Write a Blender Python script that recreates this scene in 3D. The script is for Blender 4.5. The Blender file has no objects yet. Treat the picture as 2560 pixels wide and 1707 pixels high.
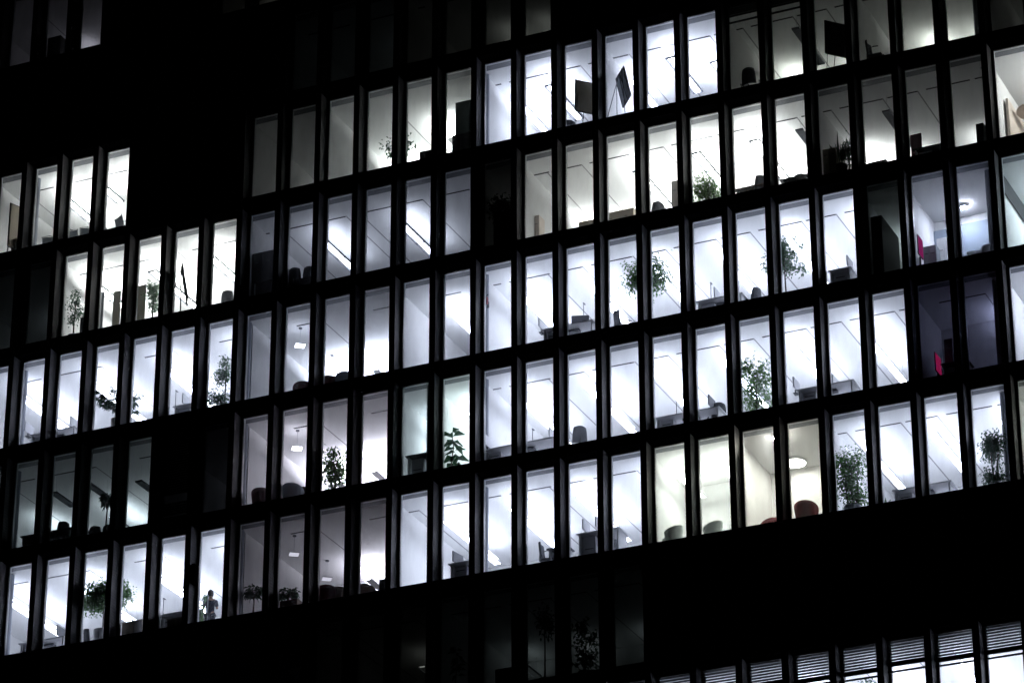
import bpy, math, random
from mathutils import Vector, Matrix, noise
rnd = random.Random(7)
sc = bpy.context.scene
COL = sc.collection

# ------------------------------------------------------------------ camera, night sky, exposure
PX, PZ, G = 1.3818, 3.6, 36.75          # window pitch, storey height, height of storey 0 above the ground
RM = ((0.91097108, 0.41246866, -0.00113834), (-0.18204295, 0.39957734, -0.89844216), (-0.37012438, 0.81866206, 0.43909041))
CAM = Vector((55.48943937, -85.98684081, -35.15434227 + G))
FL = 6.7726
cd = bpy.data.cameras.new('camera'); cam = bpy.data.objects.new('camera', cd); COL.objects.link(cam)
cd.sensor_width = 36; cd.lens = FL * 18; cd.clip_start = 1; cd.clip_end = 3000
rot = Matrix(((RM[0][0], -RM[1][0], -RM[2][0]), (RM[0][1], -RM[1][1], -RM[2][1]), (RM[0][2], -RM[1][2], -RM[2][2])))
cam.matrix_world = Matrix.Translation(CAM) @ rot.to_4x4()
sc.camera = cam
w = bpy.data.worlds.new('World'); sc.world = w; w.use_nodes = True
nt = w.node_tree
sky = nt.nodes.new('ShaderNodeTexSky'); sky.sky_type = 'NISHITA'; sky.sun_disc = False
sky.sun_elevation = math.radians(-4); sky.sun_rotation = math.radians(200)
nt.links.new(sky.outputs[0], nt.nodes['Background'].inputs[0]); nt.nodes['Background'].inputs[1].default_value = 0.004
sc.view_settings.view_transform = 'Standard'; sc.view_settings.look = 'None'
sc.view_settings.exposure = 0; sc.view_settings.gamma = 1
cy = sc.cycles
cy.use_denoising = True; cy.max_bounces = 7; cy.diffuse_bounces = 4; cy.glossy_bounces = 2
cy.transparent_max_bounces = 24; cy.sample_clamp_indirect = 4; cy.caustics_reflective = False; cy.caustics_refractive = False

# ------------------------------------------------------------------ helpers
MATS = {}
def mat(name, col, rough=0.6, metal=0.0, var=0.12, scale=6.0, bump=0.0, spec=0.3):
    if name in MATS: return MATS[name]
    m = bpy.data.materials.new(name); m.use_nodes = True
    n = m.node_tree.nodes; l = m.node_tree.links; b = n['Principled BSDF']
    b.inputs['Roughness'].default_value = rough; b.inputs['Metallic'].default_value = metal
    b.inputs['Specular IOR Level'].default_value = spec
    tx = n.new('ShaderNodeTexNoise'); tx.inputs['Scale'].default_value = scale; tx.inputs['Detail'].default_value = 4
    tc = n.new('ShaderNodeTexCoord'); l.new(tc.outputs['Object'], tx.inputs['Vector'])
    mx = n.new('ShaderNodeMix'); mx.data_type = 'RGBA'
    mx.inputs[6].default_value = [c * (1 - var) for c in col] + [1]
    mx.inputs[7].default_value = [min(1, c * (1 + var)) for c in col] + [1]
    l.new(tx.outputs['Fac'], mx.inputs[0]); l.new(mx.outputs[2], b.inputs['Base Color'])
    if bump:
        bp = n.new('ShaderNodeBump'); bp.inputs['Strength'].default_value = bump
        l.new(tx.outputs['Fac'], bp.inputs['Height']); l.new(bp.outputs[0], b.inputs['Normal'])
    MATS[name] = m; return m
def emit(col, s):
    k = 'lamp light %.2f %.2f %.2f %.4f' % (*col, s)
    if k in MATS: return MATS[k]
    m = bpy.data.materials.new(k); m.use_nodes = True; n = m.node_tree.nodes; l = m.node_tree.links
    e = n.new('ShaderNodeEmission'); e.inputs[0].default_value = (*col, 1); e.inputs[1].default_value = s
    l.new(e.outputs[0], n['Material Output'].inputs[0]); MATS[k] = m; return m
M_metal = mat('black facade cladding', (0.02, 0.02, 0.022), 0.5, 0.0, 0.25, 1.5)
def ribbed():
    m = mat('ribbed dark cladding', (0.098, 0.09, 0.097), 0.6, 0, 0.15, 3)
    n = m.node_tree.nodes; l = m.node_tree.links
    wv = n.new('ShaderNodeTexWave'); wv.bands_direction = 'Z'; wv.inputs['Scale'].default_value = 3.2; wv.inputs['Distortion'].default_value = 0.3
    tc = n.new('ShaderNodeTexCoord'); l.new(tc.outputs['Object'], wv.inputs['Vector'])
    bp = n.new('ShaderNodeBump'); bp.inputs['Strength'].default_value = 0.12; bp.inputs['Distance'].default_value = 0.03
    l.new(wv.outputs['Fac'], bp.inputs['Height']); l.new(bp.outputs[0], n['Principled BSDF'].inputs['Normal'])
    return m
M_rib = ribbed()
def flat_black():
    m = bpy.data.materials.new('matt black spandrel cladding'); m.use_nodes = True; n = m.node_tree.nodes; l = m.node_tree.links
    d = n.new('ShaderNodeBsdfDiffuse'); tx = n.new('ShaderNodeTexNoise'); tx.inputs['Scale'].default_value = 2
    cr = n.new('ShaderNodeValToRGB'); cr.color_ramp.elements[0].color = (.0012, .0012, .0016, 1); cr.color_ramp.elements[1].color = (.003, .003, .0036, 1)
    l.new(tx.outputs['Fac'], cr.inputs[0]); l.new(cr.outputs[0], d.inputs[0]); l.new(d.outputs[0], n['Material Output'].inputs[0]); return m
M_span = flat_black()
M_frame = mat('black window frame', (0.012, 0.012, 0.018), 0.4)
M_liner = mat('pale aluminium frame liner', (0.6, 0.62, 0.65), 0.45)
M_ceil = mat('white ceiling', (0.8, 0.8, 0.8), 0.9, 0, 0.02, 2)
M_band = mat('grey perimeter soffit', (0.115, 0.125, 0.14), 0.6, 0, 0.08, 2)
M_slot = mat('black slot diffuser', (0.01, 0.01, 0.012), 0.7)
M_gap = mat('grey shadow gap', (0.3, 0.3, 0.31), 0.9)
M_wall = mat('white plaster wall', (0.75, 0.75, 0.75), 0.9, 0, 0.03, 1.2)
M_floor = mat('pale grey floor', (0.5, 0.5, 0.5), 0.95, 0, 0.2, 30)
M_conc = mat('blue grey painted column', (0.34, 0.37, 0.43), 0.6, 0, 0.06, 3)
M_core = mat('dark core wall', (0.05, 0.05, 0.05), 0.9)
M_ground = mat('asphalt', (0.05, 0.05, 0.052), 0.9, 0, 0.25, 2, 0.3)
M_pave = mat('paving', (0.13, 0.13, 0.125), 0.85, 0, 0.2, 4, 0.2)
M_blind = mat('grey venetian slats', (0.055, 0.058, 0.065), 0.4)
M_white = mat('white laminate', (0.75, 0.76, 0.78), 0.5, 0, 0.04)
M_desk = mat('pale grey desktop', (0.78, 0.78, 0.82), 0.55, 0, 0.06)
M_dgrey = mat('dark grey plastic', (0.1, 0.105, 0.125), 0.55)
M_black = mat('black plastic', (0.012, 0.012, 0.014), 0.5)
M_blackfab = mat('black upholstery', (0.06, 0.065, 0.075), 0.9)
M_mesh = mat('grey chair mesh', (0.36, 0.4, 0.44), 0.7)
M_chrome = mat('brushed steel', (0.5, 0.5, 0.52), 0.3, 0.8)
M_brown = mat('brown board', (0.3, 0.24, 0.17), 0.8, 0, 0.15, 10)
M_olive = mat('olive pinboard cloth', (0.62, 0.57, 0.42), 0.9, 0, 0.15, 40)
M_beige = mat('beige laminate', (0.75, 0.64, 0.5), 0.6, 0, 0.06)
M_taupe = mat('taupe laminate', (0.66, 0.57, 0.5), 0.6, 0, 0.06)
M_card = mat('brown cardboard', (0.5, 0.42, 0.35), 0.9, 0, 0.1)
M_wood = mat('dark wood', (0.09, 0.05, 0.035), 0.6, 0, 0.3, 8)
M_red = mat('dark red upholstery', (0.085, 0.005, 0.01), 0.85, 0, 0.15, 20)
M_grfab = mat('blue grey upholstery', (0.22, 0.26, 0.32), 0.9, 0, 0.1, 20)
M_ltfab = mat('pale grey upholstery', (0.75, 0.8, 0.78), 0.9, 0, 0.06, 20)
M_brfab = mat('brown upholstery', (0.16, 0.1, 0.07), 0.9, 0, 0.12, 20)
M_pot = mat('grey planter', (0.35, 0.37, 0.4), 0.6)
M_potw = mat('white planter', (0.72, 0.73, 0.75), 0.5)
M_bark = mat('bark', (0.07, 0.05, 0.035), 0.9, 0, 0.3, 12)
M_skin = mat('skin', (0.35, 0.21, 0.15), 0.6)
M_teal = mat('frosted teal glass', (0.3, 0.5, 0.5), 0.4)
M_red2 = mat('signal red paint', (0.4, 0.06, 0.09), 0.5)
def leafmat(name, a, b):
    m = mat(name, a, 0.55, 0, 0.0, 4)
    n = m.node_tree.nodes
    for k in n:
        if k.type == 'MIX': k.inputs[6].default_value = (*a, 1); k.inputs[7].default_value = (*b, 1)
        if k.type == 'TEX_NOISE': k.inputs['Scale'].default_value = 9
    l = m.node_tree.links; tr = n.new('ShaderNodeBsdfTranslucent'); x = n.new('ShaderNodeMixShader'); x.inputs[0].default_value = .4
    cmix = [k for k in n if k.type == 'MIX'][0]
    l.new(cmix.outputs[2], tr.inputs[0]); l.new(n['Principled BSDF'].outputs[0], x.inputs[1]); l.new(tr.outputs[0], x.inputs[2]); l.new(x.outputs[0], n['Material Output'].inputs[0])
    return m
M_leaf = leafmat('dark green leaves', (0.05, 0.13, 0.035), (0.13, 0.29, 0.08))
M_leafb = leafmat('blackish leaves', (0.02, 0.055, 0.032), (0.05, 0.115, 0.06))
M_leafl = leafmat('light green leaves', (0.1, 0.2, 0.06), (0.24, 0.4, 0.16))
M_leafg = leafmat('grey green leaves', (0.06, 0.125, 0.075), (0.15, 0.26, 0.14))
def glassmat():
    m = bpy.data.materials.new('window glass'); m.use_nodes = True; n = m.node_tree.nodes; l = m.node_tree.links
    t = n.new('ShaderNodeBsdfTransparent'); t.inputs[0].default_value = (0.97, 0.985, 0.985, 1)
    g = n.new('ShaderNodeBsdfGlossy'); g.inputs['Roughness'].default_value = 0.02
    f = n.new('ShaderNodeFresnel'); f.inputs[0].default_value = 1.35
    x = n.new('ShaderNodeMixShader'); l.new(f.outputs[0], x.inputs[0]); l.new(t.outputs[0], x.inputs[1]); l.new(g.outputs[0], x.inputs[2])
    tl = n.new('ShaderNodeBsdfTranslucent'); tl.inputs[0].default_value = (.8, .82, .9, 1)      # film of dust and smears, added to veil the panes with room light
    tc = n.new('ShaderNodeTexCoord'); mp = n.new('ShaderNodeMapping'); mp.inputs['Scale'].default_value = (3, 3, .9); nz = n.new('ShaderNodeTexNoise'); nz.inputs['Scale'].default_value = 1.6; nz.inputs['Detail'].default_value = 6
    mr = n.new('ShaderNodeMapRange'); mr.inputs['From Min'].default_value = .3; mr.inputs['From Max'].default_value = .75; mr.inputs['To Min'].default_value = .008; mr.inputs['To Max'].default_value = .06
    y = n.new('ShaderNodeMixShader'); l.new(tc.outputs['Object'], mp.inputs[0]); l.new(mp.outputs[0], nz.inputs['Vector']); l.new(nz.outputs['Fac'], mr.inputs['Value']); l.new(mr.outputs[0], y.inputs[0])
    l.new(x.outputs[0], y.inputs[1]); l.new(tl.outputs[0], y.inputs[2]); l.new(y.outputs[0], n['Material Output'].inputs[0]); return m
M_glass = glassmat()

class MB:
    def __init__(s): s.v = []; s.f = []; s.m = []
    def face(s, ids, m=0): s.f.append(tuple(ids)); s.m.append(m)
    def quad(s, a, b, c, d, m=0):
        n = len(s.v); s.v += [tuple(a), tuple(b), tuple(c), tuple(d)]; s.face((n, n+1, n+2, n+3), m); return s
    def box(s, x0, x1, y0, y1, z0, z1, m=0, T=None):
        n = len(s.v)
        p = [(x, y, z) for z in (z0, z1) for y in (y0, y1) for x in (x0, x1)]
        if T is not None: p = [tuple(T @ Vector(q)) for q in p]
        s.v += p
        for f in ((0, 2, 3, 1), (4, 5, 7, 6), (0, 1, 5, 4), (2, 6, 7, 3), (0, 4, 6, 2), (1, 3, 7, 5)): s.face([n+i for i in f], m)
        return s
    def tube(s, pts, rad, n=6, m=0, cap=True):
        pts = [Vector(p) for p in pts]; base = len(s.v); k = len(pts)
        for i, p in enumerate(pts):
            d = (pts[min(i+1, k-1)] - pts[max(i-1, 0)]).normalized()
            a = d.orthogonal().normalized() if abs(d.z) < .9 else Vector((1, 0, 0)).cross(d).normalized()
            b = d.cross(a); r = rad[i] if isinstance(rad, (list, tuple)) else rad
            for j in range(n):
                t = 2*math.pi*j/n; s.v.append(tuple(p + a*math.cos(t)*r + b*math.sin(t)*r))
        for i in range(k-1):
            for j in range(n):
                s.face((base+i*n+j, base+i*n+(j+1) % n, base+(i+1)*n+(j+1) % n, base+(i+1)*n+j), m)
        if cap:
            s.face([base+j for j in range(n)][::-1], m); s.face([base+(k-1)*n+j for j in range(n)], m)
        return s
    def lathe(s, prof, n=16, m=0, cx=0, cy=0):
        base = len(s.v); k = len(prof)
        for r, z in prof:
            for j in range(n):
                t = 2*math.pi*j/n; s.v.append((cx+r*math.cos(t), cy+r*math.sin(t), z))
        for i in range(k-1):
            for j in range(n): s.face((base+i*n+j, base+i*n+(j+1) % n, base+(i+1)*n+(j+1) % n, base+(i+1)*n+j), m)
        s.face([base+j for j in range(n)][::-1], m); s.face([base+(k-1)*n+j for j in range(n)], m)
        return s
    def build(s, name, mats, parent=None, smooth=False, bevel=0):
        me = bpy.data.meshes.new(name); me.from_pydata(s.v, [], s.f)
        for m in (mats if isinstance(mats, (list, tuple)) else [mats]): me.materials.append(m)
        me.polygons.foreach_set('material_index', s.m)
        if smooth: me.polygons.foreach_set('use_smooth', [True]*len(s.f))
        me.update(); o = bpy.data.objects.new(name, me); COL.objects.link(o)
        if parent: o.parent = parent
        if bevel:
            b = o.modifiers.new('bevel', 'BEVEL'); b.width = bevel; b.segments = 2
        return o
def thing(name, label, cat, loc=(0, 0, 0), rz=0, group=None):
    o = bpy.data.objects.new(name, None); COL.objects.link(o); o.empty_display_size = .1
    o.location = loc; o.rotation_euler = (0, 0, rz); tag(o, label, cat, group); return o
def tag(o, label, cat, group=None):
    o['label'] = label; o['category'] = cat
    if group: o['group'] = group
    return o
def copy_tree(o, parent=None):
    c = o.copy(); COL.objects.link(c); c.parent = parent
    for ch in list(o.children): copy_tree(ch, c)
    return c
def zf(r): return r*PZ + G
TX, TY = (0, 640, 1280, 1920), (0, 427, 854, 1280)     # survey tiles: pixel -> line of sight -> place in the building
def ray(t, x, y):
    u = (TX[t[0]] + x/3.672 - 1280)/1280/FL; v = (TY[t[1]] + y/3.672 - 853.5)/1280/FL
    return Vector([RM[0][i]*u + RM[1][i]*v + RM[2][i] for i in range(3)])
def atz(t, x, y, r, h):                                 # point at height h above the floor of storey r
    d = ray(t, x, y); k = (zf(r) + h - CAM.z)/d.z; return CAM + d*k
def aty(t, x, y, dep):                                  # point at depth dep behind the facade
    d = ray(t, x, y); k = (dep - CAM.y)/d.y; return CAM + d*k
ORD = 'zeroth first second third fourth fifth sixth seventh eighth ninth tenth eleventh twelfth thirteenth fourteenth fifteenth'.split()
ROW = {-1: 'bottom row of blinds', 0: 'dark row underneath', 1: 'lowest lit row', 2: 'second lit row', 3: 'third lit row', 4: 'fourth lit row', 5: 'fifth lit row', 6: 'dark sixth row', 7: 'dim top row'}
CF = {-1: -1, 0: 0, 1: 0, 2: 0, 3: -1, 4: -1, 5: -1, 6: -1, 7: -1}
def where(r, c, y=1.0):
    p = Vector((c*PX, y, zf(r)+1.2)); d = p-CAM
    c = int(math.ceil((CAM.x - d.x*CAM.y/d.y)/PX))          # the window it is seen through
    if c <= 12: return '%s window from left, %s' % (ORD[max(1, c-CF[r]+1)], ROW[r])
    return '%s window from right, %s' % (ORD[max(1, 25-c)], ROW[r])

# ------------------------------------------------------------------ ground
g = MB(); g.box(-400, 400, -400, 400, -0.5, 0); o = g.build('ground', M_ground); o['kind'] = 'structure'
g = MB(); g.box(-60, 100, -9, 30, 0.0, 0.13); o = g.build('pavement', M_pave); o['kind'] = 'structure'; o.location.z = 0.004

# ------------------------------------------------------------------ the building
C0, C1, R0, R1 = -8, 32, -10, 9
HEAD, FR, GL = 3.24, 0.44, 0.50
B = thing('office_building', 'dark office block at night with a grid of tall lit windows between black piers', 'office building', (0, 0, 0))
XL, XR = C0*PX, C1*PX + .2
ZB, ZT = 0.14, zf(R1) + 1.0
for c in range(C0, C1+1):
    MB().box(c*PX, c*PX+.2, 0, .46, ZB, ZT).build('pier', [M_rib], B)
for r in range(R0, R1+1):
    z = zf(r)
    MB().box(XL-.02, XR+.02, .002, .62, z-(PZ-HEAD), z, 0).build('spandrel', M_span, B)
    MB().box(XL, XR, .62, 7.3, z-(PZ-HEAD)+.02, z, 0).build('floor_slab', M_floor, B)
MB().box(XL, XR, .01, 16, zf(R1)+.002, ZT-.01).build('roof', M_metal, B)
MB().box(XL, XL+.3, .62, 16, ZB, zf(R1)).build('side_wall', M_metal, B)
MB().box(XR-.3, XR, .62, 16, ZB, zf(R1)).build('side_wall', M_metal, B)
MB().box(XL+.3, XR-.3, 9.6, 9.8, ZB, zf(R1)).build('core_wall', M_core, B)
MB().box(XL+.3, XR-.3, 15.8, 16, ZB, zf(R1)).build('rear_wall', M_metal, B)

def window_mesh(mb, x0, x1, z, gm=None):
    ys = (FR, .49, .57); n = len(mb.v); z1 = z+HEAD-.002; z0 = z+.002
    x0 += .003; x1 -= .003
    out = [(x0, z0), (x1, z0), (x1, z1), (x0, z1)]
    inn = [(x0+.075, z0+.03), (x1-.04, z0+.03), (x1-.04, z1-.045), (x0+.075, z1-.045)]
    for y in ys:
        for ring in (out, inn):
            for x, zz in ring: mb.v.append((x, y, zz))
    for k in range(4):
        j = (k+1) % 4
        mb.face((n+k, n+j, n+4+j, n+4+k), 0)
        for lv in (0, 1):
            a = n+8*lv
            mb.face((a+4+k, a+4+j, a+12+j, a+12+k), lv); mb.face((a+k, a+8+k, a+8+j, a+j), lv)
        a = n+16; mb.face((a+k, a+4+k, a+4+j, a+j), 1)
    return inn
def pane_mesh(mb, inn, m=0):
    mb.box(inn[0][0]-.01, inn[1][0]+.01, GL, GL+.012, inn[0][1]-.01, inn[2][1]+.01, m)

# rooms: row, x0, x1 (window units), back depth, tint, lamp strength, lamps [(x, y0, y1)], some added in place of spill light, options
GRY, SKY = (.96, 1, .97), (.78, .92, 1)
BLUE, LIL, NEU, GRN, TEA, PUR, CRM = (.765, .815, 1), (.88, .85, 1), (.97, .99, .97), (.96, 1, .91), (.83, .98, 1), (.56, .6, 1), (1, .98, .86)
def rowlamps(a, b, step=2.0, y0=1.6, y1=5.4): 
    out = []; x = a
    while x < b: out.append((x, y0, y1)); x += step
    return out
SL_L = [(-1.45, -.93), (-.42, .72), (1.9, 2.6), (3.9, 4.6)]
SL_5 = [(-1.45, -.92), (-.38, .2), (.45, 1.14)]
SL_4 = [(-.04, .16), (.6, 1.19), (1.4, 2.05), (3.06, 3.5), (3.6, 3.78), (3.88, 4.6)]
SL_M = [(5.94, 6.5), (7.92, 8.6)]
SL_R = sorted([(2*j-.65, 2*j+.35) for j in range(3, 13)] + [(2*j+.46, 2*j+1.15) for j in range(2, 13)])
DL_L = [-1.7, .73, 2.7]; DL_R = [5.51, 7.17, 7.52, 9.15, 11.6, 12.3, 13.16, 14.38, 15.16, 16.36, 17.16, 18.36, 19.16, 20.36, 21.16]
ROOMS = [
 (1, -3.1, 5.03, 7.0, BLUE, 50, rowlamps(-1.4, 4.9, 1.95), SL_L, DL_L),
 (1, 5.03, 8.88, 6.3, LIL, 90, [(6.8, 4.8, 6.1), (8.2, 4.6, 6.1)], SL_M, [6.62]),  # deep lamps added, standing in for light from the corridor behind
 (1, 8.88, 14.94, 7.0, BLUE, 34, rowlamps(9.9, 14.9, 1.6), SL_R, DL_R),
 (1, 14.94, 16.92, 3.75, GRN, 48, [(15.5, 1.6, 3.2), (16.5, 1.6, 3.2)], [], []),
 (1, 16.92, 18.94, 3.75, CRM, 5, [], [], []),
 (1, 18.94, 22.94, 7.0, BLUE, 28, rowlamps(19.6, 22.9, 1.5), SL_R, DL_R),
 (1, 22.94, 25.5, 4.0, GRN, 50, [(24.4, 1.6, 3.5)], [], []),
 (2, -3.1, 2.96, 7.0, SKY, 13, [(-1.9, 4.4, 6.6), (.1, 4.4, 6.6), (1.8, 4.4, 6.6)], SL_L, DL_L),  # lit lamps added deep for the light coming from further inside
 (2, 2.96, 5.03, 6.0, BLUE, 1.2, [(4.2, 4.6, 5.4)], [], []),  # made-up dim lamp in place of light leaking from the corridor
 (2, 5.03, 8.88, 6.3, LIL, 210, [(5.9, 4.9, 6.1), (6.95, 4.6, 6.1), (8.2, 4.6, 6.1)], SL_M, [6.62]),  # made-up deep lamps that light the lounge ceiling like the corridor would
 (2, 8.88, 9.8, 4.5, SKY, 36, [(9.3, 2.6, 4.1)], [], []),
 (2, 9.8, 10.93, 7, TEA, 75, [(10.4, 1.9, 5.4)], [], [10.4]),
 (2, 10.93, 20.95, 7.0, BLUE, 36, rowlamps(11.7, 20.9, 1.6), SL_R, DL_R),
 (2, 20.95, 22.95, 3.65, PUR, 17, [(22.6, 2.9, 3.5)], [(21.35, 22.37)], [22.37]),
 (2, 22.95, 25.5, 5.0, BLUE, 420, [(24.6, 1.6, 3.6)], [], []),
 (3, -3.1, 5.03, 7.0, BLUE, 52, rowlamps(-1.4, 4.9, 1.95), SL_L, DL_L),
 (3, 5.03, 8.87, 6.3, BLUE, 170, [(5.9, 4.9, 6.1), (6.95, 4.6, 6.1), (8.2, 4.6, 6.1)], SL_M, [6.62]),  # lamps added at the back in place of corridor light
 (3, 8.87, 10.93, 6, BLUE, 115, [(9.9, 2.0, 4.2)], [(9.35, 10.15)], []),
 (3, 10.93, 19.95, 7.0, BLUE, 35, rowlamps(11.7, 19.9, 1.6), SL_R, DL_R),
 (3, 19.95, 20.95, 5.0, TEA, 9, [(20.4, 3.8, 4.6)], [], []),  # added weak lamp, stands in for leaking corridor light
 (3, 20.95, 22.95, 3.6, BLUE, 2.0, [], [], []),
 (3, 22.95, 25.5, 5.0, SKY, 480, [(24.6, 2.4, 4.4)], [], []),
 (4, -3.1, -.06, 6.0, SKY, 2.5, [(-1.5, 4.6, 5.6)], [], []),  # weak lamp added at the back for light leaking in
 (4, -.06, 5.03, 7.0, NEU, 50, rowlamps(.5, 5, 1.6), SL_4, DL_L),
 (4, 5.03, 10.93, 7.0, BLUE, 15, [(6.5, 2.1, 4.6), (8.55, 2.1, 4.8)], SL_R, DL_R),
 (4, 10.93, 11.95, 6.0, GRY, 4, [(11.4, 4.6, 5.4)], [], []),  # added lamp for the little light that leaks in
 (4, 18.95, 22.95, 7.0, NEU, 22, [(19.35, 4.4, 6.6, 1.6), (20.2, 5.0, 6.6), (21.8, 4.8, 6.6, .5)], SL_R, DL_R),  # deep lamps added for light arriving from a lit area nearby
 (4, 11.95, 18.95, 7.0, NEU, 50, [(12.15, 5.4, 6.9, 4), (13.2, 5.6, 6.9, 2), (14.5, 1.9, 5.4), (16.0, 1.6, 5.4), (17.4, 1.6, 5.4)], SL_R, DL_R),  # first two lamps added out of sight to brighten the left end
 (4, 22.95, 25.5, 5.0, NEU, 560, [(24.8, 1.6, 3.2)], [], []),
 (5, -2.1, 2.0, 7.0, NEU, 48, [(-.55, 1.7, 4.8), (.6, 1.7, 2.75), (1.6, 1.6, 4.4)], SL_5, [-1.7]),
 (5, 5.03, 6.98, 7.0, GRY, 9, [(6.2, 4.9, 6.5)], [], []),  # deep lamp added in place of light from further inside
 (5, 6.98, 10.98, 7.0, GRY, 115, [(7.7, 4.8, 6.5), (9.3, 3.3, 6.3)], [], [8.4]),
 (5, 10.98, 13.95, 7.0, BLUE, 44, [(11.5, 2.2, 5.0, 1.3), (12.45, 1.6, 4.0)], SL_R, DL_R),
 (5, 13.95, 16.98, 7.0, BLUE, 42, [(14.3, 2.4, 4.6), (15.45, 1.6, 4.0), (16.3, 2.4, 5.0)], SL_R, DL_R),
 (5, 16.98, 19.98, 7.0, GRN, 20, [(17.6, 4.6, 6.4), (19.2, 4.8, 6.4)], SL_R, DL_R),  # real fittings are off; deep lit lamps added for light from elsewhere
 (5, 19.98, 22.97, 7.0, GRN, 18, [(21, 4.6, 6.4), (22.2, 4.8, 6.4, .7)], SL_R, []),  # deep lit lamps added in place of a neighbouring lit area
 (5, 22.97, 25.5, 6.0, GRN, 3, [(24.2, 4.6, 5.6)], [], []),  # made-up faint lamp for light leaking from inside
 (6, 6.0, 8.95, 6.5, TEA, .7, [(8.4, 4.0, 5.6)], SL_R, []),  # added faint lamp, stands in for light leaking from the corridor
 (6, 8.95, 12.95, 6.5, GRN, .6, [(10.6, 4.0, 5.6), (11.6, 4.0, 5.6)], SL_R, []),  # faint lamps added for corridor light
 (7, -3.1, .97, 6.5, LIL, 3, [(-1.4, 4.0, 5.6), (.1, 4.0, 5.6)], SL_R, DL_L),  # dim lamps added for faint light from deeper inside
 (7, 4.0, 6.9, 6.5, CRM, .7, [(4.8, 4.0, 5.0), (6, 4.0, 5.0)], [], []),  # made-up dim lamps in place of leaking warm light
 (0, 6.9, 9.95, 6.5, GRN, .2, [(8.5, 4.0, 5.6)], SL_R, DL_R),  # added faint lamp for light leaking into a dark office
 (0, 9.95, 14.95, 6.5, TEA, .5, [(10.6, 5.2, 6.3), (12.0, 5.2, 6.3), (13.6, 5.2, 6.3)], SL_R, DL_R),  # no lit lamps here; faint ones added deep for leaking light
 (-1, 13.9, 25.5, 7.0, BLUE, 50, rowlamps(14.6, 25, 1.7), SL_R, DL_R),
]
GAIN = {}
BRIGHT = []
def ceiling(r, a, b, yb, slots, gaps):
    xs = {a*PX, b*PX}; z = zf(r)+HEAD
    for s0, s1 in slots:
        if s1 > a+.02 and s0 < b-.02: xs |= {max(s0, a)*PX, min(s1, b)*PX}
    for q in gaps:
        if a+.05 < q < b-.05: xs |= {q*PX-.022, q*PX+.022}
    xs = sorted(xs); ys = [.575, .93, 1.82, 1.9, yb]
    mb = MB(); nx = len(xs)
    for y in ys:
        for x in xs: mb.v.append((x, y, z))
    for j in range(len(ys)-1):
        for i in range(nx-1):
            xm = (xs[i]+xs[i+1])/2/PX; m = 0
            if j == 0: m = 1
            elif j == 2 and any(s0 < xm < s1 for s0, s1 in slots): m = 2
            elif j >= 2 and any(abs(xm-q) < .015 for q in gaps): m = 3
            n = j*nx+i; mb.face((n, n+nx, n+nx+1, n+1), m)
    mb.build('ceiling', [M_ceil, M_band, M_slot, M_gap], B)
def lamp(r, xc, y0, y1, col, s, h=2.6, wd=.24, soft=0):
    x = xc*PX; L = y1-y0
    t = thing('pendant_lamp', 'slim linear pendant lamp through ' + where(r, xc, (y0+y1)/2), 'ceiling lamp', (x, y0, zf(r)+h), 0, 'linear pendant lamps in the offices')  # name and label cover real fittings and the added ones
    if s <= 0: t['label'] = 'unlit dark linear pendant lamp, ' + where(r, xc, y0+.8)
    frame = not soft and s > 0                          # open frame with a lit strip down the middle
    hb = MB(); a = .17 if frame else wd/2; e = .075 if frame else a-.021; rw = .016 if frame else .02 if s <= 0 else .01
    hb.box(-a, -a+rw, 0, L, 0, .06); hb.box(a-rw, a, 0, L, 0, .06)
    nseg = max(1, round(L/1.3))
    for k in range(nseg+1):
        if soft and k in (0, nseg): continue
        yy = min(L-.02, max(0, L*k/nseg-.01)); hb.box(-a+rw, a-rw, yy, yy+.02, .002, .058)
    hb.build('housing', M_white if soft > 1 else M_dgrey, t)
    d = MB(); dm = M_dgrey if s <= 0 else emit(col, min(s, soft) if soft else min(s, 14))
    for k in range(nseg): d.quad((-e, L*k/nseg+.02, .012), (e, L*k/nseg+.02, .012), (e, L*(k+1)/nseg-.02, .012), (-e, L*(k+1)/nseg-.02, .012))
    d.build('diffuser', dm, t)
    if s <= 0: MB().quad((-e, .02, .055), (-e, L-.02, .055), (e, L-.02, .055), (e, .02, .055)).build('cover', M_dgrey, t)
    elif soft > 1: MB().box(-.02, .02, .03, L-.03, .072, .2).build('uplight', emit(col, s*UP), t)
    else: MB().quad((-e, .02, .055), (-e, L-.02, .055), (e, L-.02, .055), (e, .02, .055)).build('uplight', emit(col, s*(1.3 if frame else 1)), t)
    for yy in (.15, L-.15): MB().tube([(0, yy, .06), (0, yy, HEAD-h)], .004, 4).build('cable', M_chrome, t)
    return t
def soft_level(r, a, s, xc):
    if (r, round(a)) in ((4, 0), (4, 5), (4, 12), (5, -2)) or (r, xc) in ((5, 12.45), (5, 15.45), (5, 16.3)): return 0
    if a == 5.03: return .35 if r > 1 else .12
    if (r, round(a)) == (5, 7): return .6
    return min(28, s*.85) if s > 25 else min(.6, s*.03)
UP = .22
walls = {}
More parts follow.
